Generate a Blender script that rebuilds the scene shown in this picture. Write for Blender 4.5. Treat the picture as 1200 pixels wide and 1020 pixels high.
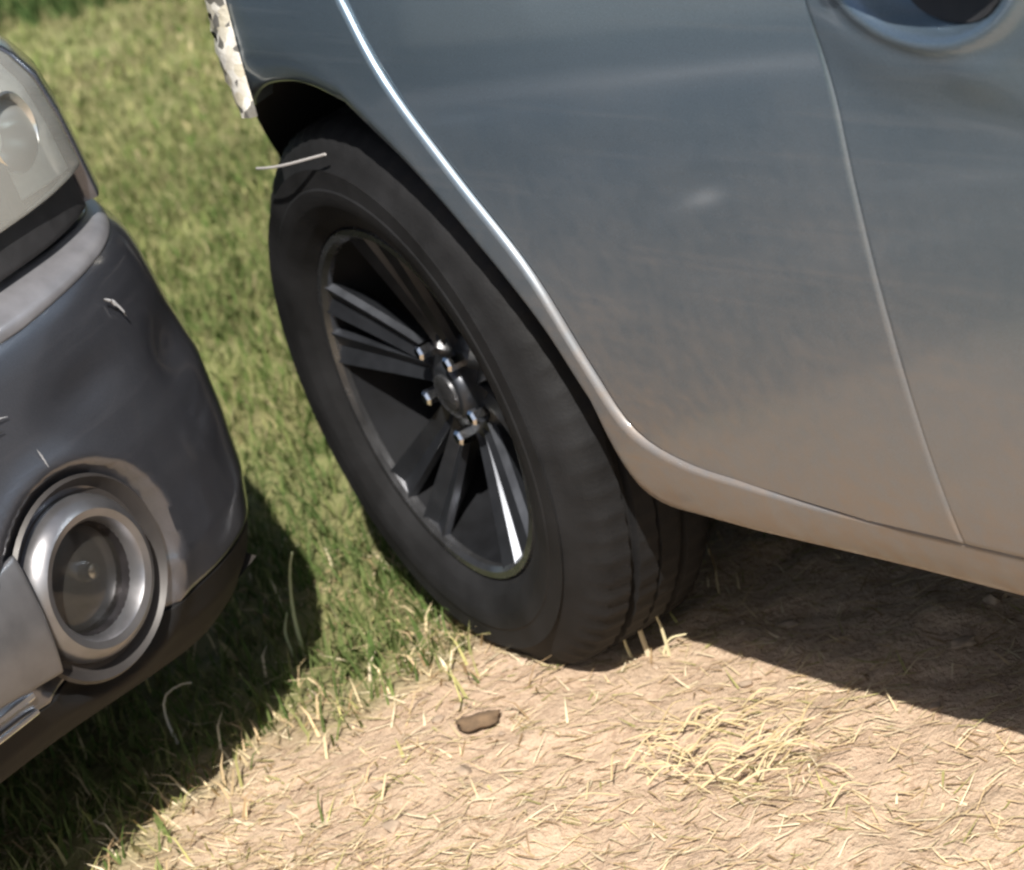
import bpy, bmesh, math, random
import numpy as np
from mathutils import Vector, Matrix

random.seed(4); rng = np.random.default_rng(4)
scene = bpy.context.scene
col = scene.collection
for o in list(bpy.data.objects): bpy.data.objects.remove(o)

# ------------------------------------------------------------------ camera, sky, sun, exposure
CAM = Vector((2.45584, -1.45263, 1.37242))
R_ = Vector((0.58313, 0.75674, -0.29548)); U_ = Vector((-0.13579, 0.44939, 0.88295)); D_ = Vector((-0.80095, 0.47475, -0.36481))
cd = bpy.data.cameras.new('camera'); cam = bpy.data.objects.new('camera', cd); col.objects.link(cam)
cam.matrix_world = Matrix(((R_.x, U_.x, -D_.x, CAM.x), (R_.y, U_.y, -D_.y, CAM.y), (R_.z, U_.z, -D_.z, CAM.z), (0, 0, 0, 1)))
cd.sensor_width = 36; cd.sensor_fit = 'HORIZONTAL'; cd.lens = 3513.08 / 1200 * 36
cd.clip_start = 0.05; cd.clip_end = 1000
scene.cycles.filter_width = 2.4
cd.dof.use_dof = True; cd.dof.focus_distance = 2.55; cd.dof.aperture_fstop = 9
scene.camera = cam
TO_SUN = Vector((0.222, -0.130, 0.280)).normalized()
w = bpy.data.worlds.new('World'); scene.world = w; w.use_nodes = True
nt = w.node_tree; bg = nt.nodes['Background']; sk = nt.nodes.new('ShaderNodeTexSky')
sk.sky_type = 'NISHITA'; sk.sun_disc = False; sk.sun_elevation = math.asin(TO_SUN.z); sk.sun_rotation = math.atan2(TO_SUN.x, TO_SUN.y)
sk.air_density = 1.2; sk.dust_density = 2.0
nt.links.new(sk.outputs[0], bg.inputs[0]); bg.inputs[1].default_value = 0.05
sd = bpy.data.lights.new('sun', 'SUN'); sd.energy = 4.5; sd.angle = math.radians(0.6); sd.color = (1.0, 0.94, 0.85)
so = bpy.data.objects.new('sun', sd); col.objects.link(so); so.rotation_euler = (-TO_SUN).to_track_quat('-Z', 'Y').to_euler()
vs = scene.view_settings; vs.view_transform = 'Standard'; vs.look = 'None'; vs.exposure = 1.0; vs.gamma = 1; vs.use_curve_mapping = False

# ------------------------------------------------------------------ helpers
def mat(name):
    m = bpy.data.materials.new(name); m.use_nodes = True
    return m, m.node_tree, m.node_tree.nodes['Principled BSDF']
def N(nt, t, **kw):
    n = nt.nodes.new(t)
    for k, v in kw.items():
        if k in n.inputs.keys(): n.inputs[k].default_value = v
        else: setattr(n, k, v)
    return n
def ramp(nt, fac, stops):
    r = nt.nodes.new('ShaderNodeValToRGB'); cr = r.color_ramp
    while len(cr.elements) < len(stops): cr.elements.new(0.5)
    for e, (p, c) in zip(cr.elements, stops):
        e.position = p; e.color = (c, c, c, 1) if not isinstance(c, tuple) else (*c, 1)
    nt.links.new(fac, r.inputs[0]); return r.outputs[0]
def noise(nt, vec, scale, detail=4, rough=0.55):
    n = nt.nodes.new('ShaderNodeTexNoise'); n.inputs['Scale'].default_value = scale; n.inputs['Detail'].default_value = detail; n.inputs['Roughness'].default_value = rough
    nt.links.new(vec, n.inputs['Vector']); return n.outputs[0]
def mix(nt, fac, a, b):
    m = nt.nodes.new('ShaderNodeMix'); m.data_type = 'RGBA'
    for s, v in ((m.inputs[0], fac), (m.inputs[6], a), (m.inputs[7], b)):
        if isinstance(v, (int, float)): s.default_value = v
        elif isinstance(v, tuple): s.default_value = (*v, 1)
        else: nt.links.new(v, s)
    return m.outputs[2]
def math_(nt, op, a, b=0.0, c=None):
    m = nt.nodes.new('ShaderNodeMath'); m.operation = op
    for s, v in zip(m.inputs, (a, b) if c is None else (a, b, c)):
        if isinstance(v, (int, float)): s.default_value = v
        else: nt.links.new(v, s)
    return m.outputs[0]
def pos(nt): return nt.nodes.new('ShaderNodeNewGeometry').outputs['Position']
def bump(nt, b, h, strength, dist):
    n = nt.nodes.new('ShaderNodeBump'); n.inputs['Strength'].default_value = strength; n.inputs['Distance'].default_value = dist
    nt.links.new(h, n.inputs['Height']); nt.links.new(n.outputs[0], b.inputs['Normal'])

def paint(name, base, metallic, rough, dust, dust_col, coat=1.0):
    m, nt, b = mat(name); p = pos(nt)
    s = nt.nodes.new('ShaderNodeSeparateXYZ'); nt.links.new(p, s.inputs[0])
    n1 = noise(nt, p, 5, 5); n2 = noise(nt, p, 60, 3)
    # road dust thrown up on the lower panels
    h = math_(nt, 'SUBTRACT', s.outputs[2], math_(nt, 'MULTIPLY', n1, 0.22))
    d = ramp(nt, h, [(0.12, dust), (0.60, dust * 0.06)])
    d = math_(nt, 'MULTIPLY', d, math_(nt, 'ADD', math_(nt, 'MULTIPLY', n2, 0.8), 0.55))
    flake = noise(nt, p, 1400, 1)
    mp = N(nt, 'ShaderNodeMapping'); mp.inputs['Scale'].default_value = (2.2, 2.2, 95); nt.links.new(p, mp.inputs[0])
    st = ramp(nt, noise(nt, mp.outputs[0], 1.0, 4, 0.6), [(0.54, 0.0), (0.72, 0.16)])      # wiped, faintly scuffed streaks
    d = math_(nt, 'MINIMUM', math_(nt, 'ADD', d, math_(nt, 'MULTIPLY', st, n1)), 1.0)
    c0 = mix(nt, ramp(nt, flake, [(0.35, 0.0), (0.7, 1.0)]), tuple(x * 0.85 for x in base), tuple(x * 1.15 for x in base))
    nt.links.new(mix(nt, d, c0, dust_col), b.inputs['Base Color'])
    nt.links.new(math_(nt, 'MULTIPLY', metallic, math_(nt, 'SUBTRACT', 1.0, d)), b.inputs['Metallic'])
    nt.links.new(math_(nt, 'ADD', rough, math_(nt, 'MULTIPLY', d, 0.35)), b.inputs['Roughness'])
    nt.links.new(math_(nt, 'MULTIPLY', coat, math_(nt, 'SUBTRACT', 1.0, d)), b.inputs['Coat Weight'])
    nt.links.new(math_(nt, 'ADD', 0.06, math_(nt, 'MULTIPLY', n1, 0.10)), b.inputs['Coat Roughness'])
    bump(nt, b, noise(nt, p, 2.6, 2), 0.10, 0.012)
    return m
M = {}
M['silver'] = paint('silver_paint', (0.148, 0.212, 0.278), 0.82, 0.36, 0.85, (0.20, 0.133, 0.078))
M['dark'] = paint('dark_grey_paint', (0.095, 0.102, 0.125), 0.78, 0.27, 0.10, (0.12, 0.10, 0.09))

def simple(name, c, rough=0.5, metallic=0.0, nscale=30, var=0.3, bmp=0.0, bscale=200, **kw):
    m, nt, b = mat(name); p = pos(nt); n = noise(nt, p, nscale, 5)
    nt.links.new(mix(nt, ramp(nt, n, [(0.3, 0.0), (0.7, 1.0)]), tuple(x * (1 - var) for x in c), tuple(min(1, x * (1 + var)) for x in c)), b.inputs['Base Color'])
    nt.links.new(math_(nt, 'ADD', rough - 0.08, math_(nt, 'MULTIPLY', n, 0.16)), b.inputs['Roughness'])
    b.inputs['Metallic'].default_value = metallic
    for k, v in kw.items(): b.inputs[k].default_value = v
    if bmp: bump(nt, b, noise(nt, p, bscale, 3), bmp, 0.002)
    return m
M['rubber'] = simple('tyre_rubber', (0.0105, 0.0108, 0.012), 0.72, 0, 14, 0.45, 0.25, 300, **{'Specular IOR Level': 0.2})
M['alloy'] = simple('dark_alloy', (0.042, 0.046, 0.055), 0.34, 0.7, 40, 0.2)
M['barrel'] = simple('rim_barrel', (0.006, 0.0065, 0.008), 0.75, 0.0, 30, 0.35, **{'Specular IOR Level': 0.12})
M['cutlip'] = simple('rim_lip', (0.20, 0.205, 0.22), 0.26, 0.9, 40, 0.25)
M['chrome'] = simple('chrome', (0.75, 0.76, 0.78), 0.16, 1.0, 40, 0.1)
M['plastic'] = simple('black_plastic', (0.018, 0.018, 0.02), 0.55, 0, 60, 0.2, 0.1, 400)
M['liner'] = simple('arch_liner', (0.012, 0.013, 0.017), 0.8, 0, 40, 0.3)
M['under'] = simple('underbody', (0.02, 0.017, 0.015), 0.85, 0, 12, 0.3)
M['brake'] = simple('brake_iron', (0.13, 0.125, 0.11), 0.5, 0.8, 50, 0.3)
M['trim'] = simple('grey_trim', (0.15, 0.15, 0.16), 0.34, 0.6, 25, 0.15)
M['bare'] = simple('painted_glint', (0.70, 0.69, 0.65), 0.42, 0.25, 60, 0.25, 0.6, 150)  # pale colour standing in for the sun's glint on the rear corner
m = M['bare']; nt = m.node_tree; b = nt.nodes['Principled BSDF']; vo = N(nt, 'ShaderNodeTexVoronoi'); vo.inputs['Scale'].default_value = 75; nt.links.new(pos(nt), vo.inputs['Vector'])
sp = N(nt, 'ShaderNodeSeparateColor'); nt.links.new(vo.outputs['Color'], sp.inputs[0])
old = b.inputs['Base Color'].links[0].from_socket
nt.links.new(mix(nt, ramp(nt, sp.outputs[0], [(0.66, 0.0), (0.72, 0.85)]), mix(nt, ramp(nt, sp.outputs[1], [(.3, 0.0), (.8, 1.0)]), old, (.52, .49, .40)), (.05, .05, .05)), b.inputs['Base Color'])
M['scrape'] = simple('paint_scrape', (0.26, 0.265, 0.28), 0.6, 0.1, 90, 0.2)
M['cloth'] = simple('seat_cloth', (0.03, 0.03, 0.033), 0.9, 0, 60, 0.2)
M['stone'] = simple('pebble', (0.30, 0.23, 0.17), 0.9, 0, 60, 0.35, 0.5, 90)
M['clod'] = simple('earth_clod', (0.13, 0.085, 0.05), 0.95, 0, 50, 0.4, 0.8, 80)
M['bark'] = simple('bark', (0.10, 0.075, 0.05), 0.9, 0, 20, 0.4, 0.8, 50)
m, nt, b = mat('car_glass'); b.inputs['Base Color'].default_value = (0.012, 0.014, 0.015, 1); b.inputs['Roughness'].default_value = 0.04; b.inputs['Coat Weight'].default_value = 0.3; M['glass'] = m
m, nt, b = mat('clear_lens'); nt.nodes.remove(b)
tr = N(nt, 'ShaderNodeBsdfTransparent'); tr.inputs[0].default_value = (0.82, 0.86, 0.86, 1)
gl = N(nt, 'ShaderNodeBsdfGlossy'); gl.inputs['Roughness'].default_value = 0.06
df = N(nt, 'ShaderNodeBsdfDiffuse'); df.inputs[0].default_value = (0.62, 0.62, 0.58, 1)
fr = N(nt, 'ShaderNodeFresnel'); fr.inputs[0].default_value = 1.5
m1 = N(nt, 'ShaderNodeMixShader'); m1.inputs[0].default_value = 0.30; nt.links.new(tr.outputs[0], m1.inputs[1]); nt.links.new(df.outputs[0], m1.inputs[2])
m2 = N(nt, 'ShaderNodeMixShader'); nt.links.new(fr.outputs[0], m2.inputs[0]); nt.links.new(m1.outputs[0], m2.inputs[1]); nt.links.new(gl.outputs[0], m2.inputs[2])
nt.links.new(m2.outputs[0], nt.nodes['Material Output'].inputs[0]); M['lens'] = m
M['reflector'] = simple('lamp_reflector', (0.70, 0.72, 0.70), 0.2, 0.9, 30, 0.1)
def lens_mat(name, milk, tint):
    m, nt, b = mat(name); nt.nodes.remove(b)
    tr = N(nt, 'ShaderNodeBsdfTransparent'); tr.inputs[0].default_value = (*tint, 1)
    gl = N(nt, 'ShaderNodeBsdfGlossy'); gl.inputs['Roughness'].default_value = 0.08
    df = N(nt, 'ShaderNodeBsdfDiffuse'); df.inputs[0].default_value = (0.5, 0.48, 0.44, 1); fr = N(nt, 'ShaderNodeFresnel'); fr.inputs[0].default_value = 1.5
    m1 = N(nt, 'ShaderNodeMixShader'); m1.inputs[0].default_value = milk; nt.links.new(tr.outputs[0], m1.inputs[1]); nt.links.new(df.outputs[0], m1.inputs[2])
    m2 = N(nt, 'ShaderNodeMixShader'); nt.links.new(fr.outputs[0], m2.inputs[0]); nt.links.new(m1.outputs[0], m2.inputs[1]); nt.links.new(gl.outputs[0], m2.inputs[2])
    nt.links.new(m2.outputs[0], nt.nodes['Material Output'].inputs[0]); return m
M['foglens'] = lens_mat('fog_lens', 0.04, (.8, .8, .8))
M['fogbowl'] = simple('smoked_reflector', (.07, .065, .07), .25, .8, 40, .3)
M['bezeld'] = simple('dark_trim', (.035, .032, .032), .5, .2, 25, 0.15)
M['lit_ridge'] = simple('lit_ridge_grey', (.22, .22, .24), .36, .5, 25, .2)  # lighter grey that paints the sky-lit ridge of the bumper
M['valance'] = simple('matt_black_plastic', (.006, .006, .0065), .75, 0, 40, .25, .15, 500, **{'Specular IOR Level': 0.25})
M['satin'] = simple('satin_silver', (.24, .24, .255), .34, .85, 30, .12)
M['bezel'] = simple('lamp_bezel', (0.72, 0.71, 0.66), 0.4, 0.2, 30, 0.15)
m, nt, b = mat('red_lens'); b.inputs['Base Color'].default_value = (0.25, 0.01, 0.01, 1); b.inputs['Roughness'].default_value = 0.12; M['red'] = m

def blades_mat(name, trans=0.35):
    m, nt, b = mat(name); nt.nodes.remove(b)
    a = nt.nodes.new('ShaderNodeAttribute'); a.attribute_name = 'tint'
    d = N(nt, 'ShaderNodeBsdfDiffuse'); t = N(nt, 'ShaderNodeBsdfTranslucent'); x = N(nt, 'ShaderNodeMixShader'); x.inputs[0].default_value = trans
    nt.links.new(a.outputs[0], d.inputs[0]); nt.links.new(a.outputs[0], t.inputs[0])
    nt.links.new(d.outputs[0], x.inputs[1]); nt.links.new(t.outputs[0], x.inputs[2]); nt.links.new(x.outputs[0], nt.nodes['Material Output'].inputs[0])
    return m
M['blade'] = blades_mat('grass_blade'); M['straw'] = blades_mat('straw_blade', 0.15); M['leaf'] = blades_mat('leaf', 0.3)

def link(name, me, m, parent=None, smooth=True, angle=35):
    if m is not None: me.materials.append(m)
    if smooth and len(me.polygons):
        me.polygons.foreach_set('use_smooth', [True] * len(me.polygons))
        if angle: me.set_sharp_from_angle(angle=math.radians(angle))
    o = bpy.data.objects.new(name, me); col.objects.link(o)
    if parent is not None: o.parent = parent
    return o
def pyd(name, v, f, m, parent=None, smooth=True, angle=35):
    me = bpy.data.meshes.new(name); me.from_pydata([tuple(map(float, p)) for p in v], [], f); me.update()
    bm = bmesh.new(); bm.from_mesh(me); bmesh.ops.remove_doubles(bm, verts=bm.verts, dist=1e-6); bmesh.ops.recalc_face_normals(bm, faces=bm.faces) if False else None; bm.to_mesh(me); bm.free()
    return link(name, me, m, parent, smooth, angle)
def empty(name, loc=(0, 0, 0), rz=0):
    o = bpy.data.objects.new(name, None); col.objects.link(o); o.location = loc; o.rotation_euler = (0, 0, rz); o.empty_display_size = 0.1; return o
def tag(o, label, cat, group=None, kind=None):
    if label: o['label'] = label
    if cat: o['category'] = cat
    if group: o['group'] = group
    if kind: o['kind'] = kind
    return o
def cr(pts, n, closed=False):
    """smooth curve through pts, n samples evenly spread by length"""
    P = np.array(pts, float); out = []
    Q = np.vstack([2 * P[0] - P[1], P, 2 * P[-1] - P[-2]])
    for i in range(1, len(Q) - 2):
        for t in np.linspace(0, 1, 24, endpoint=False):
            a, b_, c, d = Q[i - 1], Q[i], Q[i + 1], Q[i + 2]
            out.append(0.5 * ((2 * b_) + (-a + c) * t + (2 * a - 5 * b_ + 4 * c - d) * t * t + (-a + 3 * b_ - 3 * c + d) * t ** 3))
    out.append(P[-1]); out = np.array(out)
    L = np.r_[0, np.cumsum(np.linalg.norm(np.diff(out, axis=0), axis=1))]
    s = np.linspace(0, L[-1], n)
    return np.stack([np.interp(s, L, out[:, k]) for k in range(P.shape[1])], 1)
def panel(name, G, m, parent, bevel=0.003, flange=0.016, flip=False, label=None, mirror=None):
    """body panel from a grid of points, its edge rolled over and turned inward"""
    G = np.array(G, float)
    for ax_ in (0, 1):                                  # holding rows just inside the rolled edge keep the skin flat up to it
        G = np.moveaxis(G, ax_, 0)
        def inn(a, b_):
            L = np.linalg.norm(b_ - a, axis=-1, keepdims=True); return a + (b_ - a) * np.clip(0.004 / (L + 1e-9), 0, .45)
        G = np.concatenate([G[:1], inn(G[0], G[1])[None], G[1:-1], inn(G[-1], G[-2])[None], G[-1:]], 0)
        G = np.moveaxis(G, 0, ax_)
    nu, nv = G.shape[:2]
    du = np.gradient(G, axis=0); dv = np.gradient(G, axis=1); nn = np.cross(du, dv); nn /= np.linalg.norm(nn, axis=2, keepdims=True) + 1e-12
    rt = parent
    while rt.parent: rt = rt.parent
    cen_ = np.array([1.2, .72, .6]) if rt.name == 'silver_car' else np.array([-2., -1.085, .5])
    flip = float((nn * (G - cen_)).sum(2).mean()) < 0        # the skin faces away from the middle of its car
    if flip: nn = -nn
    V = [p for p in G.reshape(-1, 3)]; F = []
    idx = lambda i, j: i * nv + j
    for i in range(nu - 1):
        for j in range(nv - 1):
            q = (idx(i, j), idx(i + 1, j), idx(i + 1, j + 1), idx(i, j + 1)); F.append(q[::-1] if flip else q)
    loop = [(i, 0) for i in range(nu)] + [(nu - 1, j) for j in range(1, nv)] + [(i, nv - 1) for i in range(nu - 2, -1, -1)] + [(0, j) for j in range(nv - 2, 0, -1)]
    rings = [[idx(*k) for k in loop]]
    outs = []
    for (i, j) in loop:
        o = np.zeros(3)
        if i == 0: o += G[0, j] - G[1, j]
        if i == nu - 1: o += G[-1, j] - G[-2, j]
        if j == 0: o2 = G[i, 0] - G[i, 1]; o = o / (np.linalg.norm(o) + 1e-9) + o2 / (np.linalg.norm(o2) + 1e-9)
        if j == nv - 1: o2 = G[i, -1] - G[i, -2]; o = o / (np.linalg.norm(o) + 1e-9) + o2 / (np.linalg.norm(o2) + 1e-9)
        outs.append(o / (np.linalg.norm(o) + 1e-9))
    for (a, d) in ((bevel, bevel * 0.45), (bevel * 1.35, bevel * 1.35), (bevel * 1.35, bevel * 1.35 + flange)):
        r = []
        for (i, j), o in zip(loop, outs):
            r.append(len(V)); V.append(G[i, j] + o * a - nn[i, j] * d)
        A, n = rings[-1], len(r)
        for k in range(n):
            q = (A[k], r[k], r[(k + 1) % n], A[(k + 1) % n]); F.append(q[::-1] if flip else q)
        rings.append(r)
    o = pyd(name, V, F, m, parent, True, 60)
    if label: o['label'] = label
    if mirror is not None:
        V2 = [(p[0], 2 * mirror - p[1], p[2]) for p in V]
        pyd(name, V2, [f[::-1] for f in F], m, parent, True, 60)
    return o
def lathe(name, prof, m, parent, seg=64, origin=(0, 0, 0), axis=(0, -1, 0), closed=False, fn=None, angle=40):
    """profile of (radius, height along axis) spun round the axis"""
    ax = Vector(axis).normalized(); e1 = ax.orthogonal().normalized() if abs(ax.z) > 0.9 else Vector((0, 0, 1)).cross(ax).normalized(); e2 = ax.cross(e1)
    V = []; F = []; k = len(prof)
    for s in range(seg):
        t = 2 * math.pi * s / seg
        for i, (r, h) in enumerate(prof):
            rr, hh = (r, h) if fn is None else fn(i, s, r, h)
            V.append(Vector(origin) + (e1 * math.cos(t) + e2 * math.sin(t)) * rr + ax * hh)
    for s in range(seg):
        for i in range(k if closed else k - 1):
            a, b_ = s * k + i, s * k + (i + 1) % k; c, d = ((s + 1) % seg) * k + (i + 1) % k, ((s + 1) % seg) * k + i
            F.append((a, b_, c, d))
    return pyd(name, V, F, m, parent, True, angle)
def tube(name, pts, r, m, parent=None, seg=8, caps=True):
    P = [Vector(p) for p in pts]; V = []; F = []
    for i, p in enumerate(P):
        t = (P[min(i + 1, len(P) - 1)] - P[max(i - 1, 0)]).normalized(); a = t.orthogonal().normalized(); b_ = t.cross(a)
        rr = r[i] if isinstance(r, (list, tuple)) else r
        if i and True:
            a = (pa - t * pa.dot(t)).normalized(); b_ = t.cross(a)
        pa = a
        for s in range(seg):
            u = 2 * math.pi * s / seg; V.append(p + (a * math.cos(u) + b_ * math.sin(u)) * rr)
    for i in range(len(P) - 1):
        for s in range(seg): F.append((i * seg + s, i * seg + (s + 1) % seg, (i + 1) * seg + (s + 1) % seg, (i + 1) * seg + s))
    if caps: F.append(tuple(range(seg))[::-1]); F.append(tuple((len(P) - 1) * seg + s for s in range(seg)))
    return pyd(name, V, F, m, parent)

# ------------------------------------------------------------------ ground, sky comes from the world
def gsum(x, y):
    return (0.010 * np.sin(2.1 * x + 0.7) * np.cos(1.7 * y + 0.3) + 0.006 * np.sin(7.3 * x + 2.2 * y) * np.sin(5.1 * y - 1.9 * x + 1))
_tab = rng.random((256, 256))
def vnoise(x, y, s):
    x = np.asarray(x) * s + 91.3; y = np.asarray(y) * s + 37.7; xi = np.floor(x).astype(int); yi = np.floor(y).astype(int); fx = x - xi; fy = y - yi
    fx = fx * fx * (3 - 2 * fx); fy = fy * fy * (3 - 2 * fy); g = lambda a, b_: _tab[a % 256, b_ % 256]
    return (g(xi, yi) * (1 - fx) + g(xi + 1, yi) * fx) * (1 - fy) + (g(xi, yi + 1) * (1 - fx) + g(xi + 1, yi + 1) * fx) * fy
def gz(x, y):
    x = np.asarray(x, float); y = np.asarray(y, float)
    r = np.exp(-((x - .3) ** 2 + y ** 2) / 40)
    z = gsum(x, y) * 0.6 * r + (vnoise(x, y, 9) - .5) * 0.014 * r + (vnoise(x, y, 27) - .5) * 0.010 * r + (vnoise(x, y, 70) - .5) * 0.006 * r
    fl = np.exp(-((x / .22) ** 2 + ((y - .0) / .22) ** 2)); return z * (1 - .6 * fl) + 0.036 + 0.016 * np.exp(-((x - .02) / .16) ** 2 - ((y + .13) / .13) ** 2)
def grassy(x, y):
    """1 where grass grows, 0 on the bare track"""
    e = -0.115 + 0.05 * np.clip((-.2 - np.asarray(y)) / .2, 0, 1) + (vnoise(x, y, 5) - .5) * 0.26 + (vnoise(x, y, 17) - .5) * 0.12
    return np.clip((e - np.asarray(x)) / 0.16 + 0.5, 0, 1)
ax = np.r_[-np.geomspace(260, 1.75, 46), np.arange(-1.7, 1.5, 0.0115), np.geomspace(1.55, 260, 42)]
ay = np.r_[-np.geomspace(260, 1.25, 42), np.arange(-1.2, 1.0, 0.0115), np.geomspace(1.05, 260, 46)]
X, Y = np.meshgrid(ax, ay, indexing='ij'); Z = gz(X, Y)
V = np.stack([X, Y, Z], 2).reshape(-1, 3); nx, ny = len(ax), len(ay)
I = np.arange(nx * ny).reshape(nx, ny); F = np.stack([I[:-1, :-1], I[1:, :-1], I[1:, 1:], I[:-1, 1:]], 2).reshape(-1, 4)
me = bpy.data.meshes.new('ground'); me.from_pydata(V.tolist(), [], F.tolist()); me.update()
at = me.attributes.new('grass', 'FLOAT', 'POINT'); at.data.foreach_set('value', grassy(X, Y).reshape(-1).astype(np.float32))
m, nt, b = mat('ground_soil'); p = pos(nt); ga = nt.nodes.new('ShaderNodeAttribute'); ga.attribute_name = 'grass'
n1, n2, n3 = noise(nt, p, 3, 6), noise(nt, p, 24, 6, 0.65), noise(nt, p, 140, 4, 0.7)
soil = mix(nt, ramp(nt, n2, [(0.33, 0.0), (0.68, 1.0)]), (0.31, 0.215, 0.145), (0.54, 0.42, 0.305))
soil = mix(nt, ramp(nt, n3, [(0.42, 0.0), (0.60, 1.0)]), soil, (0.52, 0.40, 0.29))
soil = mix(nt, ramp(nt, n1, [(0.35, 0.0), (0.7, 0.45)]), soil, (0.46, 0.33, 0.245))
turf = mix(nt, ramp(nt, n2, [(0.3, 0.0), (0.7, 1.0)]), (0.12, 0.12, 0.05), (0.24, 0.225, 0.11))
turf = mix(nt, ramp(nt, n1, [(0.40, 0.0), (0.65, 1.0)]), turf, (0.22, 0.235, 0.10))
nt.links.new(mix(nt, ga.outputs['Fac'], soil, turf), b.inputs['Base Color']); b.inputs['Roughness'].default_value = 0.95
b.inputs['Specular IOR Level'].default_value = 0.15
bump(nt, b, math_(nt, 'ADD', n2, math_(nt, 'MULTIPLY', n3, 0.6)), 0.9, 0.012)
g = link('ground', me, m, None, True, None); g['kind'] = 'structure'

# ------------------------------------------------------------------ wheels
def make_wheel(parent, loc, steer=0.0, outward=-1, R=0.318, RR=0.179, W=0.19):
    """rim barrel mesh with tyre, spokes, nuts and brake disc under it; local axis -y is the outer side"""
    h = W / 2
    bar = [(RR + .002, h - .022), (RR - .002, h - .019), (RR - .008, h - .022), (RR - .012, h - .034), (RR - .020, h - .05), (RR - .026, 0.0), (RR - .02, -h + .02), (RR, -h + .015), (RR + .002, -h + .02), (RR - .012, -h + .04), (RR - .018, 0), (RR - .01, h - .05)]
    wh = lathe('wheel', bar, M['barrel'], parent, 96, closed=True)
    wh.location = loc; wh.rotation_euler = (0, 0, (0 if outward < 0 else math.pi) + steer)
    lip = [(RR + .006, h - .018), (RR + .003, h - .0125), (RR - .004, h - .0125), (RR - .0085, h - .0175), (RR - .0085, h - .024)]
    lathe('rim_lip', lip, M['cutlip'], wh, 96)
    # tyre with tread blocks and grooves
    tp = [(RR + .001, h - .030), (RR + .006, h - .014), (RR + .016, h - .006), (RR + .020, h - .003), (RR + .034, h + .002), (RR + .036, h + .0032), (RR + .052, h + .0042), (RR + .054, h + .003), (RR + .074, h + .003), (R - .040, h + .000), (R - .026, h - .008), (R - .024, h - .0085), (R - .012, h - .016), (R - .004, h - .026)]
    tread = []
    xs = [h - .034, h - .058, h - .062, h - .068, h - .072, h - .090, h - .0905]
    for k, (a, r) in enumerate([(h - .034, 0), (h - .050, .0015), (h - .0525, -.007), (h - .0585, -.007), (h - .061, .002), (h - .082, .0025), (h - .0845, -.006), (h - .0905, -.006)]):
        tread.append((R + r - .0015, a))
    half = tp + tread
    prof = half + [(r, -a) for r, a in half[::-1]]
    nh = len(tp); tot = len(prof)
    def fn(i, s, r, a):
        k = i if i < tot / 2 else tot - 1 - i
        if k >= nh - 2 and k < nh + 2 and s % 3 == 0: return r - .0022, a
        if nh + 3 < k < nh + 6 and s % 3 == (1 if i < tot / 2 else 2): return r - .002, a
        if k == nh - 1 and s % 3 != 0: return r + .001, a
        return r, a
    lathe('tyre', prof, M['rubber'], wh, 210, fn=fn, angle=28)
    # hub disc and five split spokes
    lathe('hub', [(0.0, .040), (.026, .040), (.030, .037), (.032, .030), (.058, .026), (.066, .018), (.068, -.02), (0, -.02)], M['alloy'], wh, 40)
    lathe('centre_cap', [(0.0, .0455), (.016, .0455), (.021, .043), (.022, .038)], M['cutlip'], wh, 24)
    def spoke(a0, a1, r0, r1, w0, w1):
        V = []; F = []; n = 9
        for i in range(n):
            t = i / (n - 1); r = r0 + (r1 - r0) * t; a = math.radians(a0 + (a1 - a0) * t ** 0.8); wd = w0 + (w1 - w0) * t
            yo = -(0.027 + (h - .041) * t ** 1.1); d = Vector((math.cos(a), 0, math.sin(a))); s = Vector((-math.sin(a), 0, math.cos(a)))
            c = d * r
            for (u, y) in ((-1, yo + .008), (-.86, yo), (.0, yo + .007), (.86, yo), (1, yo + .008), (.0, yo + .036)):
                V.append(c + s * (u * wd) + Vector((0, y, 0)))
        for i in range(n - 1):
            for k in range(6): F.append((i * 6 + k, i * 6 + (k + 1) % 6, (i + 1) * 6 + (k + 1) % 6, (i + 1) * 6 + k))
        return V, F
    for c in range(5):
        a = -128 + 72 * c
        for sg in (-1, 1):
            V, F = spoke(a + sg * 11, a + sg * 10, .045, RR - .004, .0120, .0215)
            pyd('spoke', V, F, M['alloy'], wh, True, 30)
        an = math.radians(a + 36)
        lathe('lug_nut', [(0, .046), (.006, .046), (.0085, .043), (.0085, .02)], M['chrome'], wh, 6, origin=(math.cos(an) * .050, 0, math.sin(an) * .050), angle=20)
    lathe('brake_disc', [(.05, -.012), (.128, -.012), (.130, -.015), (.130, -.03), (.05, -.03)], M['brake'], wh, 48)
    cal = []
    for a in np.linspace(-35, 35, 9): cal.append(math.radians(a + 20))
    V = []; F = []
    for a in cal:
        for (r, y) in ((.088, .002), (.139, .002), (.139, .045), (.088, .045)): V.append((math.cos(a) * r, y, math.sin(a) * r))
    for i in range(8):
        for k in range(4): F.append((i * 4 + k, i * 4 + (k + 1) % 4, (i + 1) * 4 + (k + 1) % 4, (i + 1) * 4 + k))
    F += [(0, 1, 2, 3), (35, 34, 33, 32)]
    pyd('brake_caliper', V, F, M['brake'], wh)
    return wh
def copy_wheel(src, loc, parent, steer=0.0, outward=-1):
    c = src.copy(); col.objects.link(c); c.parent = parent; c.location = loc; c.rotation_euler = (0, 0, (0 if outward < 0 else math.pi) + steer)
    for ch in src.children:
        d = ch.copy(); col.objects.link(d); d.parent = c
    return c

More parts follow.
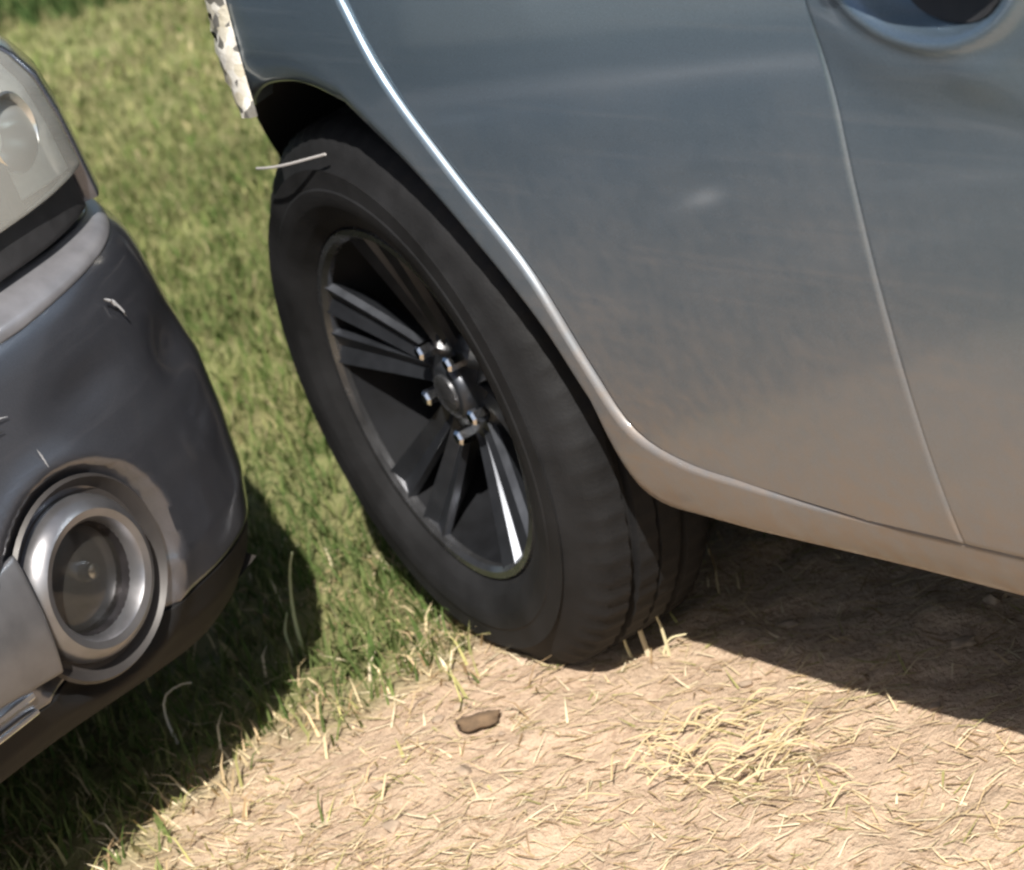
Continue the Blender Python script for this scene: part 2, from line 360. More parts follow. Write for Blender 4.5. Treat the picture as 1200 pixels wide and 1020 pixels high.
# ------------------------------------------------------------------ silver car (nose towards +x, seen from its side)
sc_ = tag(empty('silver_car', (0, 0, 0)), 'silver grey car whose wheel stands in the middle, dusty along its sill', 'car')
CY = 0.72                                  # centre line
SZ = [.18, .262, .275, .30, .335, .37, .43, .50, .58, .66, .74, .80, .86, .92, .97, 1.01]
SY = [-.05, -.078, -.088, -.101, -.110, -.115, -.120, -.1225, -.1225, -.119, -.112, -.104, -.093, -.078, -.060, -.040]
def cin(x):
    """how far the flank turns in: stoved-in rear corner, rounded nose"""
    t = np.maximum(0, -np.asarray(x, float) - .02)
    r = np.where(t < .14, .5 * 4.1 * t * t, .0402 + .574 * (t - .14) + .5 * 1.5 * (t - .14) ** 2)
    f = np.maximum(0, np.asarray(x, float) - 2.35)
    return r + 0.55 * f * f
def yS(x, z): return np.interp(z, SZ, SY) + cin(x)
# soften the profile so that the flank reads as one pressed curve
_z = np.linspace(.18, 1.01, 250); _y = np.interp(_z, SZ, SY)
for _ in range(60): _y[1:-1] = (_y[:-2] + 2 * _y[1:-1] + _y[2:]) / 4
def S(x, z, off=0.0): return np.interp(z, _z, _y) + cin(x) - off
def on(P, off=0.0): return np.stack([P[..., 0], S(P[..., 0], P[..., 1], off), P[..., 1]], -1)

DL = [(.673, .334), (.561, .342), (.455, .353), (.396, .379), (.368, .44), (.327, .53), (.254, .618), (.185, .700), (.141, .778), (.118, .88), (.108, 1.0)]
inner = np.vstack([cr([(1.86, .270), (1.2, .273), (.812, .276), (.625, .282), (.50, .2845)], 30)[:-1], cr([(.50, .2845), (.43, .286), (.385, .288), (.362, .305), (.355, .34), (.355, .394)], 20)[:-1],
    cr([(.355, .394), (.321, .469), (.258, .548), (.185, .618), (.101, .678)], 24)[:-1], cr([(.101, .678), (.05, .692), (.004, .696), (-.048, .688), (-.11, .66)], 24)[:-1],
    cr([(-.11, .66), (-.2, .668), (-.32, .672), (-.45, .672), (-.60, .67)], 16)])
outer = np.vstack([cr([(1.86, .328), (1.2, .331), (.80, .333), (.673, .334), (.60, .338)], 30)[:-1], cr([(.60, .338), (.53, .345), (.455, .353), (.396, .379), (.368, .44)], 20)[:-1],
    cr([(.368, .44), (.327, .53), (.254, .618), (.185, .70), (.141, .778)], 24)[:-1], np.vstack([cr([(.141, .778), (.118, .88), (.108, 1.0)], 12)[:-1], cr([(.108, 1.0), (0, 1.0), (-.16, 1.0)], 13)])[:-1],
    cr([(-.16, 1.0), (-.24, 1.0), (-.35, .99), (-.48, .98), (-.61, .96)], 16)])
nv = 16
tt = np.linspace(0, 1, nv)[None, :, None]
G2 = inner[:, None, :] * (1 - tt) + outer[:, None, :] * tt
off = 0.0046 - 0.0066 * np.clip((G2[..., 0] - .52) / .2, 0, 1)
lipw = np.linalg.norm(G2 - inner[:, None, :], axis=2); off -= 0.008 * np.exp(-(lipw / .010) ** 2)
G = np.stack([G2[..., 0], S(G2[..., 0], G2[..., 1]) - off, G2[..., 1]], -1)
panel('quarter_panel', G, M['silver'], sc_, bevel=0.0048, flange=0.02, flip=True, mirror=CY)
# rear door: left edge follows the wheel arch
dl = cr(DL[::-1], 200)
dl = dl[::-1]; zrow = np.r_[dl[:, 1]]; xl = dl[:, 0]
keep = np.r_[0:200:3]; rowsz = zrow[keep]; rowsx = xl[keep] + 0.0105
o_ = np.argsort(rowsz); rowsz = rowsz[o_] + 0.004; rowsx = rowsx[o_]
rowsx = np.minimum(rowsx, .72)
def seam(z): return .7945 - 0.35 * np.maximum(0, z - .70) ** 1.5
def door_grid(xa, xb, zs, nu, push=None):
    out = []
    for z, a, b_ in zip(zs, xa, xb):
        xs = np.linspace(a, b_, nu); zz = np.full(nu, z)
        y = S(xs, zz)
        if push is not None: y = y + push(xs, zz)
        out.append(np.stack([xs, y, zz], 1))
    return np.array(out)
def dents(xs, zs):
    return 0.0004 * np.exp(-((xs - .47) / .09) ** 2 - ((zs - .55) / .05) ** 2) - 0.0003 * np.exp(-((xs - .62) / .12) ** 2 - ((zs - .68) / .03) ** 2) + 0.0004 * np.exp(-((xs - .70) / .05) ** 2 - ((zs - .60) / .02) ** 2)
G = door_grid(rowsx, seam(rowsz) - .0040, rowsz, 48, dents)
rd = panel('rear_door', G, M['silver'], sc_, bevel=0.0034, flange=0.02, mirror=CY)
zf = np.concatenate([np.linspace(.338, .70, 30), np.linspace(.705, .86, 40), np.linspace(.87, 1.0, 10)])
HC = (.914, .829)
def cup(xs, zs):
    d = np.sqrt(((xs - HC[0]) / .092) ** 2 + ((zs - HC[1]) / .060) ** 2)
    dish = 0.024 * np.clip(1 - d * d, 0, 1) ** 0.75
    lip = -0.0055 * np.exp(-((d - 1.07) / .13) ** 2) - 0.006 * np.exp(-((d - 1.3) / .5) ** 2)
    ridge = -0.0022 * np.exp(-((zs - (.762 - (xs - .90) * .38)) / .022) ** 2) * np.clip((xs - .88) / .06, 0, 1)
    return dish + lip + ridge
xfront = 1.86
xs_rel = np.r_[np.linspace(0, .30, 60), np.linspace(.32, 1, 26)]
rows = []
for z in zf:
    a = seam(z) + .0022; xs = a + (xfront - a) * xs_rel; rows.append(np.stack([xs, S(xs, np.full_like(xs, z)) + cup(xs, z), np.full_like(xs, z)], 1))
panel('front_door', np.array(rows), M['silver'], sc_, bevel=0.0022, flange=0.02, mirror=CY)
for my in (False, True):
    def mm(p): return (p[0], 2 * CY - p[1], p[2]) if my else p
    hb = tube('door_handle', [mm((x, float(S(x, .835)) + yo, z)) for x, yo, z in ((.800, .012, .851), (.815, -.010, .842), (.85, -.026, .847), (.92, -.030, .845), (.99, -.026, .843), (1.015, -.010, .842), (1.025, .012, .842))], [.010, .013, .0145, .015, .0145, .013, .010], M['silver'], sc_, 12)
    xs = np.linspace(.876, .986, 14); P1 = []; 
    V = []; F = []
    for k, x in enumerate(xs):
        e = math.sqrt(max(0, 1 - ((x - .931) / .057) ** 2)); zb = .803 - .026 * e; zt = .832
        for z in np.linspace(zb, zt, 5): V.append(mm((x, float(S(x, z) + cup(x, z)) - .003, z)))
    for k in range(13):
        for j in range(4):
            q = (k * 5 + j, (k + 1) * 5 + j, (k + 1) * 5 + j + 1, k * 5 + j + 1); F.append(q[::-1] if my else q)
    pyd('handle_shade', V, F, M['plastic'], sc_)  # dark sheet laid in the cup as the shade behind the handle
    # rear door handle, higher than the photograph shows
    tube('door_handle', [mm((x, float(S(x, .86)) + yo, .86)) for x, yo in ((.17, .005), (.185, -.02), (.25, -.032), (.32, -.032), (.37, -.02), (.385, .005))], .013, M['silver'], sc_, 10)
# wheel arch liner, following the stoved-in edge
arc = np.vstack([inner[49:96], cr([(-.11, .66), (-.2, .605), (-.28, .53), (-.34, .42), (-.36, .30)], 16)])
rows = []
for p_ in arc:
    y0 = float(S(p_[0], p_[1])) + .012
    c_ = np.array([0, .33]); d_ = (p_ - c_) / np.linalg.norm(p_ - c_)
    q = p_ + d_ * 0.012
    rows.append([(p_[0], y0, p_[1]), (q[0], y0 + .02, q[1]), (q[0], max(y0 + .1, .18), q[1]), (q[0], .24, q[1])])
rows = np.array(rows)
for my in (False, True):
    A = rows.copy()
    if my: A[..., 1] = 2 * CY - A[..., 1]
    n0, n1_ = A.shape[:2]
    V = A.reshape(-1, 3).tolist() + [(0, 2 * CY - .24 if my else .24, .33)]
    F = [(i * n1_ + j, (i + 1) * n1_ + j, (i + 1) * n1_ + j + 1, i * n1_ + j + 1) for i in range(n0 - 1) for j in range(n1_ - 1)] + [(i * n1_ + n1_ - 1, (i + 1) * n1_ + n1_ - 1, len(V) - 1) for i in range(n0 - 1)]
    pyd('arch_liner', V, F, M['liner'], sc_)
# pale speckled strip: bright glint on the rear corner put into its colour
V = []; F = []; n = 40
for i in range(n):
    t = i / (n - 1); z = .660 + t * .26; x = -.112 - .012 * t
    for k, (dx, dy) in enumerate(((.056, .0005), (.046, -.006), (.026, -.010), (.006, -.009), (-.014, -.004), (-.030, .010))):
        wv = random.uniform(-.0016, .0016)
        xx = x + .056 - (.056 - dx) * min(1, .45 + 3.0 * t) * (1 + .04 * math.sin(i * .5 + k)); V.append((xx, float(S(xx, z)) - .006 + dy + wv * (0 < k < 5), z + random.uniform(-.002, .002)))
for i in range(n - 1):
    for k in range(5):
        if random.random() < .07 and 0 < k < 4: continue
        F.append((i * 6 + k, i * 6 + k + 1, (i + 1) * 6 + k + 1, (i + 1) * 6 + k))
o = pyd('corner_glint', V, F, M['bare'], sc_, True, 40); o['label'] = 'pale speckled strip painted as the bright glint on the rear corner'
# inner side wall behind panel gaps, floor pan, far parts of the body
pyd('floor_pan', [(x, y, z) for x in (-.36, 0.0, .36, 2.0, 2.8) for (y, z) in ((.02, .30), (.10, .235), (CY, .225), (2 * CY - .10, .235), (2 * CY - .02, .30))],
    [(i * 5 + j, i * 5 + j + 1, (i + 1) * 5 + j + 1, (i + 1) * 5 + j) for i in range(4) if i not in (0, 1) for j in range(4)] + [(1, 2, 7, 6), (2, 3, 8, 7), (6, 7, 12, 11), (7, 8, 13, 12)], M['under'], sc_)
for my in (False, True):
    V = []; xs = np.linspace(.42, 1.84, 8); zs = [.29, .40, .6, .8, .98]
    for x in xs:
        for z in zs: V.append((x, (2 * CY - (float(S(x, z)) + .022)) if my else float(S(x, z)) + .022, z))
    pyd('inner_sill', V, [(i * 5 + j, (i + 1) * 5 + j, (i + 1) * 5 + j + 1, i * 5 + j + 1) for i in range(7) for j in range(4)], M['plastic'], sc_)
# front fender, nose, bonnet, roof and glass (beyond the frame)
def arch_panel(name, cx, cz, r, outer_pts, m, parent, Sf, mirror, a0=-12, a1=192, flip=True, bevel=.003):
    n = 60; an = np.radians(np.linspace(a0, a1, n)); inn = np.stack([cx + r * np.cos(an), cz + r * np.sin(an)], 1); P = np.array(outer_pts, float)
    L = np.r_[0, np.cumsum(np.linalg.norm(np.diff(P, axis=0), axis=1))]; s = np.linspace(0, L[-1], n); out = np.stack([np.interp(s, L, P[:, k]) for k in (0, 1)], 1)
    t = np.linspace(0, 1, 10)[None, :, None]; G2 = inn[:, None] * (1 - t) + out[:, None] * t
    return panel(name, np.stack([G2[..., 0], Sf(G2[..., 0], G2[..., 1]), G2[..., 1]], -1), m, parent, bevel=bevel, flip=flip, mirror=mirror)
arch_panel('front_fender', 2.43, .33, .355, [(2.95, .28), (2.95, .60), (2.90, .78), (2.5, .90), (1.868, .985), (1.868, .60), (1.868, .275)], M['silver'], sc_, S, CY)
def strip(name, rows, m, parent, **k): return panel(name, np.array(rows, float), m, parent, **k)
ys = np.linspace(.06, 2 * CY - .06, 13)
def crown(y, h=.03): return h * (1 - ((y - CY) / (CY - .02)) ** 2)
strip('bonnet', [[(x, y * .96 + CY * .04, z + crown(y)) for y in ys] for x, z in ((1.90, 1.00), (2.2, .96), (2.5, .90), (2.75, .83), (2.88, .78))], M['silver'], sc_, flip=False)
yb = np.linspace(.05, 2 * CY - .05, 15)
strip('front_bumper', [[(3.02 + dx - .16 * abs((y - CY) / .7) ** 3, y, z) for y in yb] for z, dx in ((.22, -.06), (.30, 0), (.45, .02), (.60, .0), (.72, -.06), (.77, -.12))], M['silver'], sc_, flip=True)
strip('windscreen', [[(x, CY + (y - CY) * wd, z + crown(y, .02)) for y in ys] for x, z, wd in ((1.92, 1.0, .96), (1.62, 1.22, .9), (1.34, 1.40, .82))], M['glass'], sc_, flip=False)
strip('roof', [[(x, CY + (y - CY) * .84, z + crown(y, .035)) for y in ys] for x, z in ((1.33, 1.405), (1.0, 1.45), (.6, 1.465), (.1, 1.45), (-.25, 1.41))], M['silver'], sc_, flip=False)
strip('rear_window', [[(x, CY + (y - CY) * wd, z + crown(y, .02)) for y in ys] for x, z, wd in ((-.26, 1.405, .82), (-.46, 1.2, .85), (-.56, 1.0, .86))], M['glass'], sc_, flip=False)
strip('tailgate', [[(x - .02 * (1 - abs((y - CY) / .6) ** 2), CY + (y - CY) * .80, z) for y in ys] for x, z in ((-.57, .99), (-.62, .8), (-.64, .55), (-.62, .3))], M['silver'], sc_, flip=False)
for my in (False, True):
    def sw(pts, name):
        A = []
        for (x, z) in pts: A.append((x, (2 * CY - 1 * (-.03 + (z - 1.0) * .36)) if my else (-.03 + (z - 1.0) * .36), z))
        return A
    for pts in ([(.80, 1.005), (1.80, 1.005), (1.33, 1.385), (.80, 1.41)], [(.02, 1.005), (.74, 1.005), (.74, 1.41), (.10, 1.40)]):
        A = sw(pts, 0); pyd('side_window', A, [(0, 1, 2, 3) if not my else (3, 2, 1, 0)], M['glass'], sc_, False)
    for a, b_, wd in (((1.86, 1.0), (1.34, 1.40), .03), ((.77, 1.0), (.77, 1.425), .03), ((-.05, 1.0), (-.20, 1.40), .09)):
        pts = sw([(a[0] + (b_[0] - a[0]) * t, a[1] + (b_[1] - a[1]) * t) for t in np.linspace(0, 1, 5)], 0)
        tube('pillar', [(p[0], p[1] + (.012 if not my else -.012), p[2]) for p in pts], wd, M['silver'], sc_, 10)
WR = make_wheel(sc_, (0, -.0105, .328), -0.117, R=.303, W=.168, RR=.190)
WR['label'] = 'dark alloy wheel with split spokes'
copy_wheel(WR, (0, 2 * CY, .316), sc_, 0, 1); copy_wheel(WR, (2.43, 0.02, .316), sc_, 0, -1); copy_wheel(WR, (2.43, 2 * CY - .02, .316), sc_, 0, 1)

# ------------------------------------------------------------------ dark car (nose towards the camera)
dc = tag(empty('dark_car', (0, 0, 0)), 'dark grey car at the left edge with scuffed bumper and round fog lamp', 'car')
DY = -1.085
PL = [(.172, -1.085), (.168, -.92), (.152, -.78), (.127, -.66), (.094, -.55), (.056, -.435), (.012, -.345), (-.055, -.272), (-.15, -.226), (-.28, -.205), (-.45, -.20)]
plan = cr(PL, 130)
tn = np.gradient(plan, axis=0); tn /= np.linalg.norm(tn, axis=1, keepdims=True); pn = np.stack([tn[:, 1], -tn[:, 0]], 1)
# outward normal is +x at the centre of the nose
def dring(z, inset, push=None):
    P = plan - pn * inset if np.isscalar(inset) else plan - pn * inset[:, None]
    return np.column_stack([P, np.full(len(P), z)])
FOG = np.array([.078, -.512, .378])
def fogdish(P):
    d = np.hypot(P[:, 1] - FOG[1], P[:, 2] - FOG[2]); q = P.copy()
    q[:, 0] -= 0.030 * np.clip(1 - (d / .108) ** 2, 0, 1) ** 0.6
    q[:, 0] += 0.004 * np.exp(-((d - .115) / .012) ** 2)
    return q
IZ = [(.225, .125), (.232, .092), (.243, .064), (.258, .042), (.28, .022), (.31, .008), (.34, .001), (.40, 0), (.46, .002), (.52, .012), (.580, .021), (.600, .026), (.616, .035), (.630, .049), (.639, .064), (.643, .076)]
zz = np.r_[np.linspace(.225, .275, 14), np.linspace(.28, .50, 46), np.linspace(.51, .618, 15), np.linspace(.623, .646, 9)]
rows = []
for z in zz:
    ins = np.interp(z, [a for a, _ in IZ], [b_ for _, b_ in IZ]); P = fogdish(dring(z, ins))
    dent = 0.010 * np.exp(-((P[:, 1] + .30) / .035) ** 2 - ((z - .50) / .03) ** 2) + .006 * np.exp(-((P[:, 1] + .43) / .05) ** 2 - ((z - .53) / .02) ** 2)
    P[:, :2] -= pn * dent[:, None]
    wk = np.clip((np.arange(130) - 45) / 45, 0, 1); wk = wk * wk * (3 - 2 * wk)
    P[:, 2] -= .036 * wk * max(0, .34 - z) / .115
    rows.append(P)
nb = int(np.searchsorted(zz, .300))
panel('bumper_valance', np.array(rows[:nb + 1]), M['valance'], dc, bevel=.001, flange=.02, mirror=DY, label='matt black lower edge of the bumper')
panel('front_bumper', np.array(rows[nb + 1:]), M['dark'], dc, bevel=.003, flange=.02, flip=False, mirror=DY, label='scuffed dark front bumper')
for my in (False, True):
    rows = []
    for v in np.linspace(0, 1, 9):
        z = .608 + .034 * v; ins = np.interp(z, [a for a, _ in IZ], [b_ for _, b_ in IZ]) - .003 - .006 * math.sin(math.pi * v)
        tp_ = np.clip((110 - np.arange(130)) / 45, .12, 1); zc_ = .630
        P = dring(z, np.interp(zc_ + (z - zc_) * tp_, [a for a, _ in IZ], [b_ for _, b_ in IZ]) - (.003 + .006 * math.sin(math.pi * v)) * np.sqrt(tp_)); P[:, 2] = zc_ + (z - zc_) * tp_; P = P[:108]
        if my: P = P * np.array([1, -1, 1]) + np.array([0, 2 * DY, 0])
        rows.append(P)
    panel('lit_ridge_strip', np.array(rows), M['lit_ridge'], dc, bevel=.0015, flange=.01, label='paler strip painted as the lit ridge along the top of the bumper')  # light on the bumper's top edge, put into a paler strip
# wing and lamp zone above the bumper, then the bonnet
UZ = [(.652, .036), (.70, .040), (.74, .044), (.78, .052), (.81, .068), (.835, .095), (.852, .13)]
zu = np.linspace(.652, .852, 26)
def upper(z, extra=0): return dring(z, np.interp(z, [a for a, _ in UZ], [b_ for _, b_ in UZ]) - extra)
# lamp opening: plan index range
def iy(y): return int(np.argmin(np.abs(plan[:, 1] - y)))
i0, i1 = iy(-.80), iy(-.262)
seg_a = np.array([upper(z)[:i0 + 1] for z in zu]); panel('nose_panel', seg_a, M['dark'], dc, bevel=.002, flange=.015, mirror=DY)
zl = zu[zu < .835]
seg_c = np.array([upper(z)[i1:] for z in zu]); panel('wing_panel', seg_c, M['dark'], dc, bevel=.002, flange=.015, mirror=DY)
zlo = np.linspace(.650, .684, 6); panel('lamp_surround', np.array([upper(z, -.012)[i0 + 2:i1 - 1] for z in zlo]), M['plastic'], dc, bevel=.002, flange=.015, mirror=DY)
ztop = np.linspace(.828, .852, 6); panel('wing_top', np.array([upper(z)[i0 + 2:i1 - 1] for z in ztop]), M['dark'], dc, bevel=.002, flange=.015, mirror=DY)
zh = np.linspace(.690, .824, 18)
lampA = np.array([upper(z)[i0 + 2:i1 - 1] for z in zh])
def headlight(my):
    f = (lambda A: np.stack([A[..., 0], 2 * DY - A[..., 1], A[..., 2]], -1)) if my else (lambda A: A)
    A = lampA.copy(); deep = A.copy(); cen = np.array([-.16, -.55])
    for a in range(deep.shape[0]):
        for k in range(deep.shape[1]):
            v = cen - deep[a, k, :2]; v /= np.linalg.norm(v); dd = .05 * min(1, 3.2 * min(k, deep.shape[1] - 1 - k) / deep.shape[1] + .25); deep[a, k, :2] += v * dd
    hl = panel('headlight', f(deep), M['bezel'], dc, bevel=.001, flange=.004, flip=my)
    panel('lens', f(A), M['lens'], hl, bevel=.001, flange=.012, flip=my)
    for (y, z, r) in ((-.475, .757, .046), (-.36, .757, .036)):
        k = iy(y); c = plan[k] - pn[k] * .075; c = np.array([c[0], c[1], z]); n_ = np.array([pn[k][0], pn[k][1], 0])
        if my: c[1] = 2 * DY - c[1]; n_[1] *= -1
        lathe('reflector_bowl', [(0, -.012), (.012, -.014), (r * .6, -.002), (r * .92, .022), (r, .030), (r * 1.06, .028)], M['reflector'], hl, 32, origin=c, axis=n_)
    k0, k1 = iy(-.405), iy(-.392)
    bar = np.array([upper(z, -.006)[k0:k1 + 2] for z in zh]); panel('lamp_divider', f(bar), M['plastic'], hl, bevel=.001, flange=.03, flip=my)
headlight(False); headlight(True)
# bonnet
hb = upper(.845)
yk = np.linspace(-.33, 2 * DY + .33, 17)
def xfront_d(y): 
    yy = np.where(y < DY, 2 * DY - y, y); o_ = np.argsort(hb[:, 1]); return np.interp(yy, hb[o_, 1], hb[o_, 0])
rows = []
for t in np.linspace(0, 1, 14):
    z = .856 + .16 * t ** .55; ww = 1 - 0.0 * t
    rows.append([((1 - t) * (float(xfront_d(y)) - .012) + t * (-1.10 + .02 * abs(y - DY)), y, z + .02 * (1 - ((y - DY) / .78) ** 2)) for y in yk])
panel('bonnet', np.array(rows), M['dark'], dc, bevel=.002, flange=.02, flip=False)
def Sd(x, z):
    x = np.asarray(x, float); z = np.asarray(z, float)
    return -.20 - np.interp(z, [.18, .25, .35, .5, .65, .75, .82, .87, .95], [.05, .02, .004, 0, .006, .022, .05, .085, .11]) + 0 * x
CDY = DY
arch_panel('front_fender', -.80, .32, .345, [(-.456, .24), (-.456, .845), (-1.2, .90), (-1.2, .60), (-1.2, .24)], M['dark'], dc, Sd, CDY, flip=False)
for (xa, xb) in ((-1.206, -2.10), (-2.106, -2.9)):
    zs = np.linspace(.24, .93, 20); xs = np.linspace(xa, xb, 20)
    nm = 'front_door' if xa > -2 else 'rear_door'
    panel(nm, np.array([[(x, float(Sd(x, z)), z) for x in xs] for z in zs]), M['dark'], dc, bevel=.0025, mirror=CDY)
arch_panel('quarter_panel', -3.30, .32, .345, [(-2.906, .24), (-2.906, .93), (-3.9, .93), (-3.98, .6), (-3.95, .26)], M['dark'], dc, Sd, CDY, flip=False)
yy = np.linspace(-.32, 2 * DY + .32, 13)
def cr_d(y, h): return h * (1 - ((y - DY) / .76) ** 2)
strip('windscreen', [[(x, DY + (y - DY) * wd, z + cr_d(y, .02)) for y in yy] for x, z, wd in ((-1.12, 1.0, 1.0), (-1.48, 1.22, .92), (-1.78, 1.40, .84))], M['glass'], dc, flip=False)
strip('roof', [[(x, DY + (y - DY) * .84, z + cr_d(y, .03)) for y in yy] for x, z in ((-1.79, 1.405), (-2.2, 1.45), (-2.8, 1.46), (-3.4, 1.42))], M['dark'], dc, flip=False)
strip('rear_window', [[(x, DY + (y - DY) * wd, z + cr_d(y, .02)) for y in yy] for x, z, wd in ((-3.41, 1.415, .84), (-3.75, 1.2, .92), (-3.95, .96, .98))], M['glass'], dc, flip=False)
strip('tailgate', [[(x, DY + (y - DY) * 1.05, z) for y in yy] for x, z in ((-3.96, .95), (-4.03, .7), (-4.03, .45), (-3.98, .26))], M['dark'], dc, flip=False)
for my in (False, True):
    def pt(x, z):
        y = -.31 - (z - .93) * .30; return (x, 2 * DY - y if my else y, z)
    for pts in ([(-2.08, .945), (-1.25, .945), (-1.78, 1.38), (-2.08, 1.40)], [(-2.86, .945), (-2.15, .945), (-2.15, 1.40), (-2.86, 1.40)], [(-3.75, .945), (-2.92, .945), (-2.92, 1.40), (-3.35, 1.38)]):
        pyd('side_window', [pt(*p) for p in pts], [(0, 1, 2, 3) if my else (3, 2, 1, 0)], M['glass'], dc, False)
    for a, b_ in (((-1.15, .95), (-1.79, 1.41)), ((-2.115, .95), (-2.115, 1.42)), ((-2.89, .95), (-2.89, 1.42)), ((-3.85, .95), (-3.40, 1.40))):
        tube('pillar', [pt(a[0] + (b_[0] - a[0]) * t, a[1] + (b_[1] - a[1]) * t) for t in np.linspace(0, 1, 4)], .03, M['dark'], dc, 10)
pyd('floor_pan', [(x, y, z) for x in (-3.9, -2.0, -.45, -.05) for (y, z) in ((-.29, .26), (-.4, .215), (DY, .20), (2 * DY + .4, .215), (2 * DY + .29, .26))], [(i * 5 + j, i * 5 + j + 1, (i + 1) * 5 + j + 1, (i + 1) * 5 + j) for i in range(3) for j in range(4)], M['under'], dc)
for (cx_, my) in ((-.80, 0), (-.80, 1), (-3.30, 0), (-3.30, 1)):
    V = []; F = []
    for a in np.radians(np.linspace(-10, 190, 24)):
        for y in (-.23, -.50): V.append((cx_ + .352 * math.cos(a), 2 * DY - y if my else y, .32 + .352 * math.sin(a)))
    F = [(i * 2, i * 2 + 1, i * 2 + 3, i * 2 + 2) for i in range(23)]
    pyd('arch_liner', V, F, M['liner'], dc)
for (x, y, ow) in ((-.80, -.315, 1), (-.80, 2 * DY + .315, -1), (-3.30, -.315, 1), (-3.30, 2 * DY + .315, -1)): copy_wheel(WR, (x, y, .316), dc, 0, ow)
# fog lamps
for my in (False, True):
    k = iy(FOG[1]); n_ = np.array([pn[k][0], pn[k][1], 0.02]); c = np.array([plan[k][0] - .020, FOG[1], FOG[2]])
    if my: c[1] = 2 * DY - c[1]; n_[1] *= -1
    fl = lathe('fog_lamp', [(.0, -.035), (.03, -.033), (.046, -.018), (.052, .004), (.054, .012)], M['fogbowl'], dc, 40, origin=c, axis=n_)
    lathe('chrome_ring', [(.052, .000), (.053, .014), (.057, .021), (.064, .023), (.072, .018), (.077, .008), (.078, -.004)], M['satin'], fl, 48, origin=c, axis=n_)
    lathe('lens', [(0, .006), (.02, .005), (.04, .002), (.0515, -.003)], M['foglens'], fl, 32, origin=c, axis=n_)
    lathe('bulb', [(0, .0), (.007, -.002), (.010, -.01), (.010, -.03)], M['reflector'], fl, 16, origin=c + np.array([0, .014, .0]), axis=n_)
    lathe('lamp_surround', [(.076, .000), (.084, .001), (.089, .008), (.093, .014), (.096, .010)], M['bezeld'], fl, 56, origin=c, axis=n_)
    # light grey blade running from the lamp towards the middle of the bumper
    rows = []
    for y in np.linspace(-.92, -.580, 22):
        t = (y + .92) / (.92 - .580); k = iy(y); zc = .384 + .002 * t; hh = .024 + .034 * t ** 1.5
        rows.append([(np.interp(y, plan[::1, 1], plan[::1, 0]) + .000 + .010 * (1 - v * v) - .003 * v, 2 * DY - y if my else y, zc + hh * v) for v in np.linspace(-1, 1, 11)])
    panel('bumper_blade', np.array(rows), M['trim'], dc, bevel=.002, flange=.03, flip=my == False, label='light grey blade beside the fog lamp')
# thin bright strip along the lower bumper, intake slot above it
kk = [k for k in range(len(plan)) if -1.085 <= plan[k][1] <= -.612]
for my in (False, True):
    f = lambda p: (p[0], 2 * DY - p[1], p[2]) if my else tuple(p)
    tube('bumper_strip', [f(np.r_[plan[k] + pn[k] * -.002, .326]) for k in kk], .0042, M['chrome'], dc, 6)
    tube('bumper_strip', [f(np.r_[plan[k] + pn[k] * -.004, .309]) for k in kk], .0028, M['chrome'], dc, 6)
tube('bumper_lip', [tuple(np.r_[plan[k] - pn[k] * .092, .236]) for k in range(0, 99, 3)], .007, M['plastic'], dc, 8)
tube('bumper_lip', [tuple(np.r_[plan[k][0] - pn[k][0] * .092, 2 * DY - plan[k][1] + pn[k][1] * .092, .236]) for k in range(0, 99, 3)], .007, M['plastic'], dc, 8)
# scrapes through the paint, each a thin raised burr
def scrape(pts, wd, m):
    """pts: (plan y, z)"""
    P = cr(pts, 12); V = []; F = []
    for i, (y, z) in enumerate(P):
        k = iy(y); ins = np.interp(z, [a for a, _ in IZ], [b_ for _, b_ in IZ]); q = plan[k] + (plan[min(k + 1, 129)] - plan[k]) * 0 - pn[k] * (ins - .0022)
        q = np.array([np.interp(-y, -plan[:, 1][::-1][::-1], plan[:, 0]) if False else q[0], y])
        e = wd * math.sin(math.pi * (i + .5) / 12) * random.uniform(.6, 1.3)
        V += [(q[0], y - e * .5, z - e), (q[0] + .0012, y, z), (q[0], y + e * .5, z + e)]
    for i in range(11):
        for k in range(2): F.append((i * 3 + k, (i + 1) * 3 + k, (i + 1) * 3 + k + 1, i * 3 + k + 1))
    pyd('paint_scrape', V, F, m, dc)

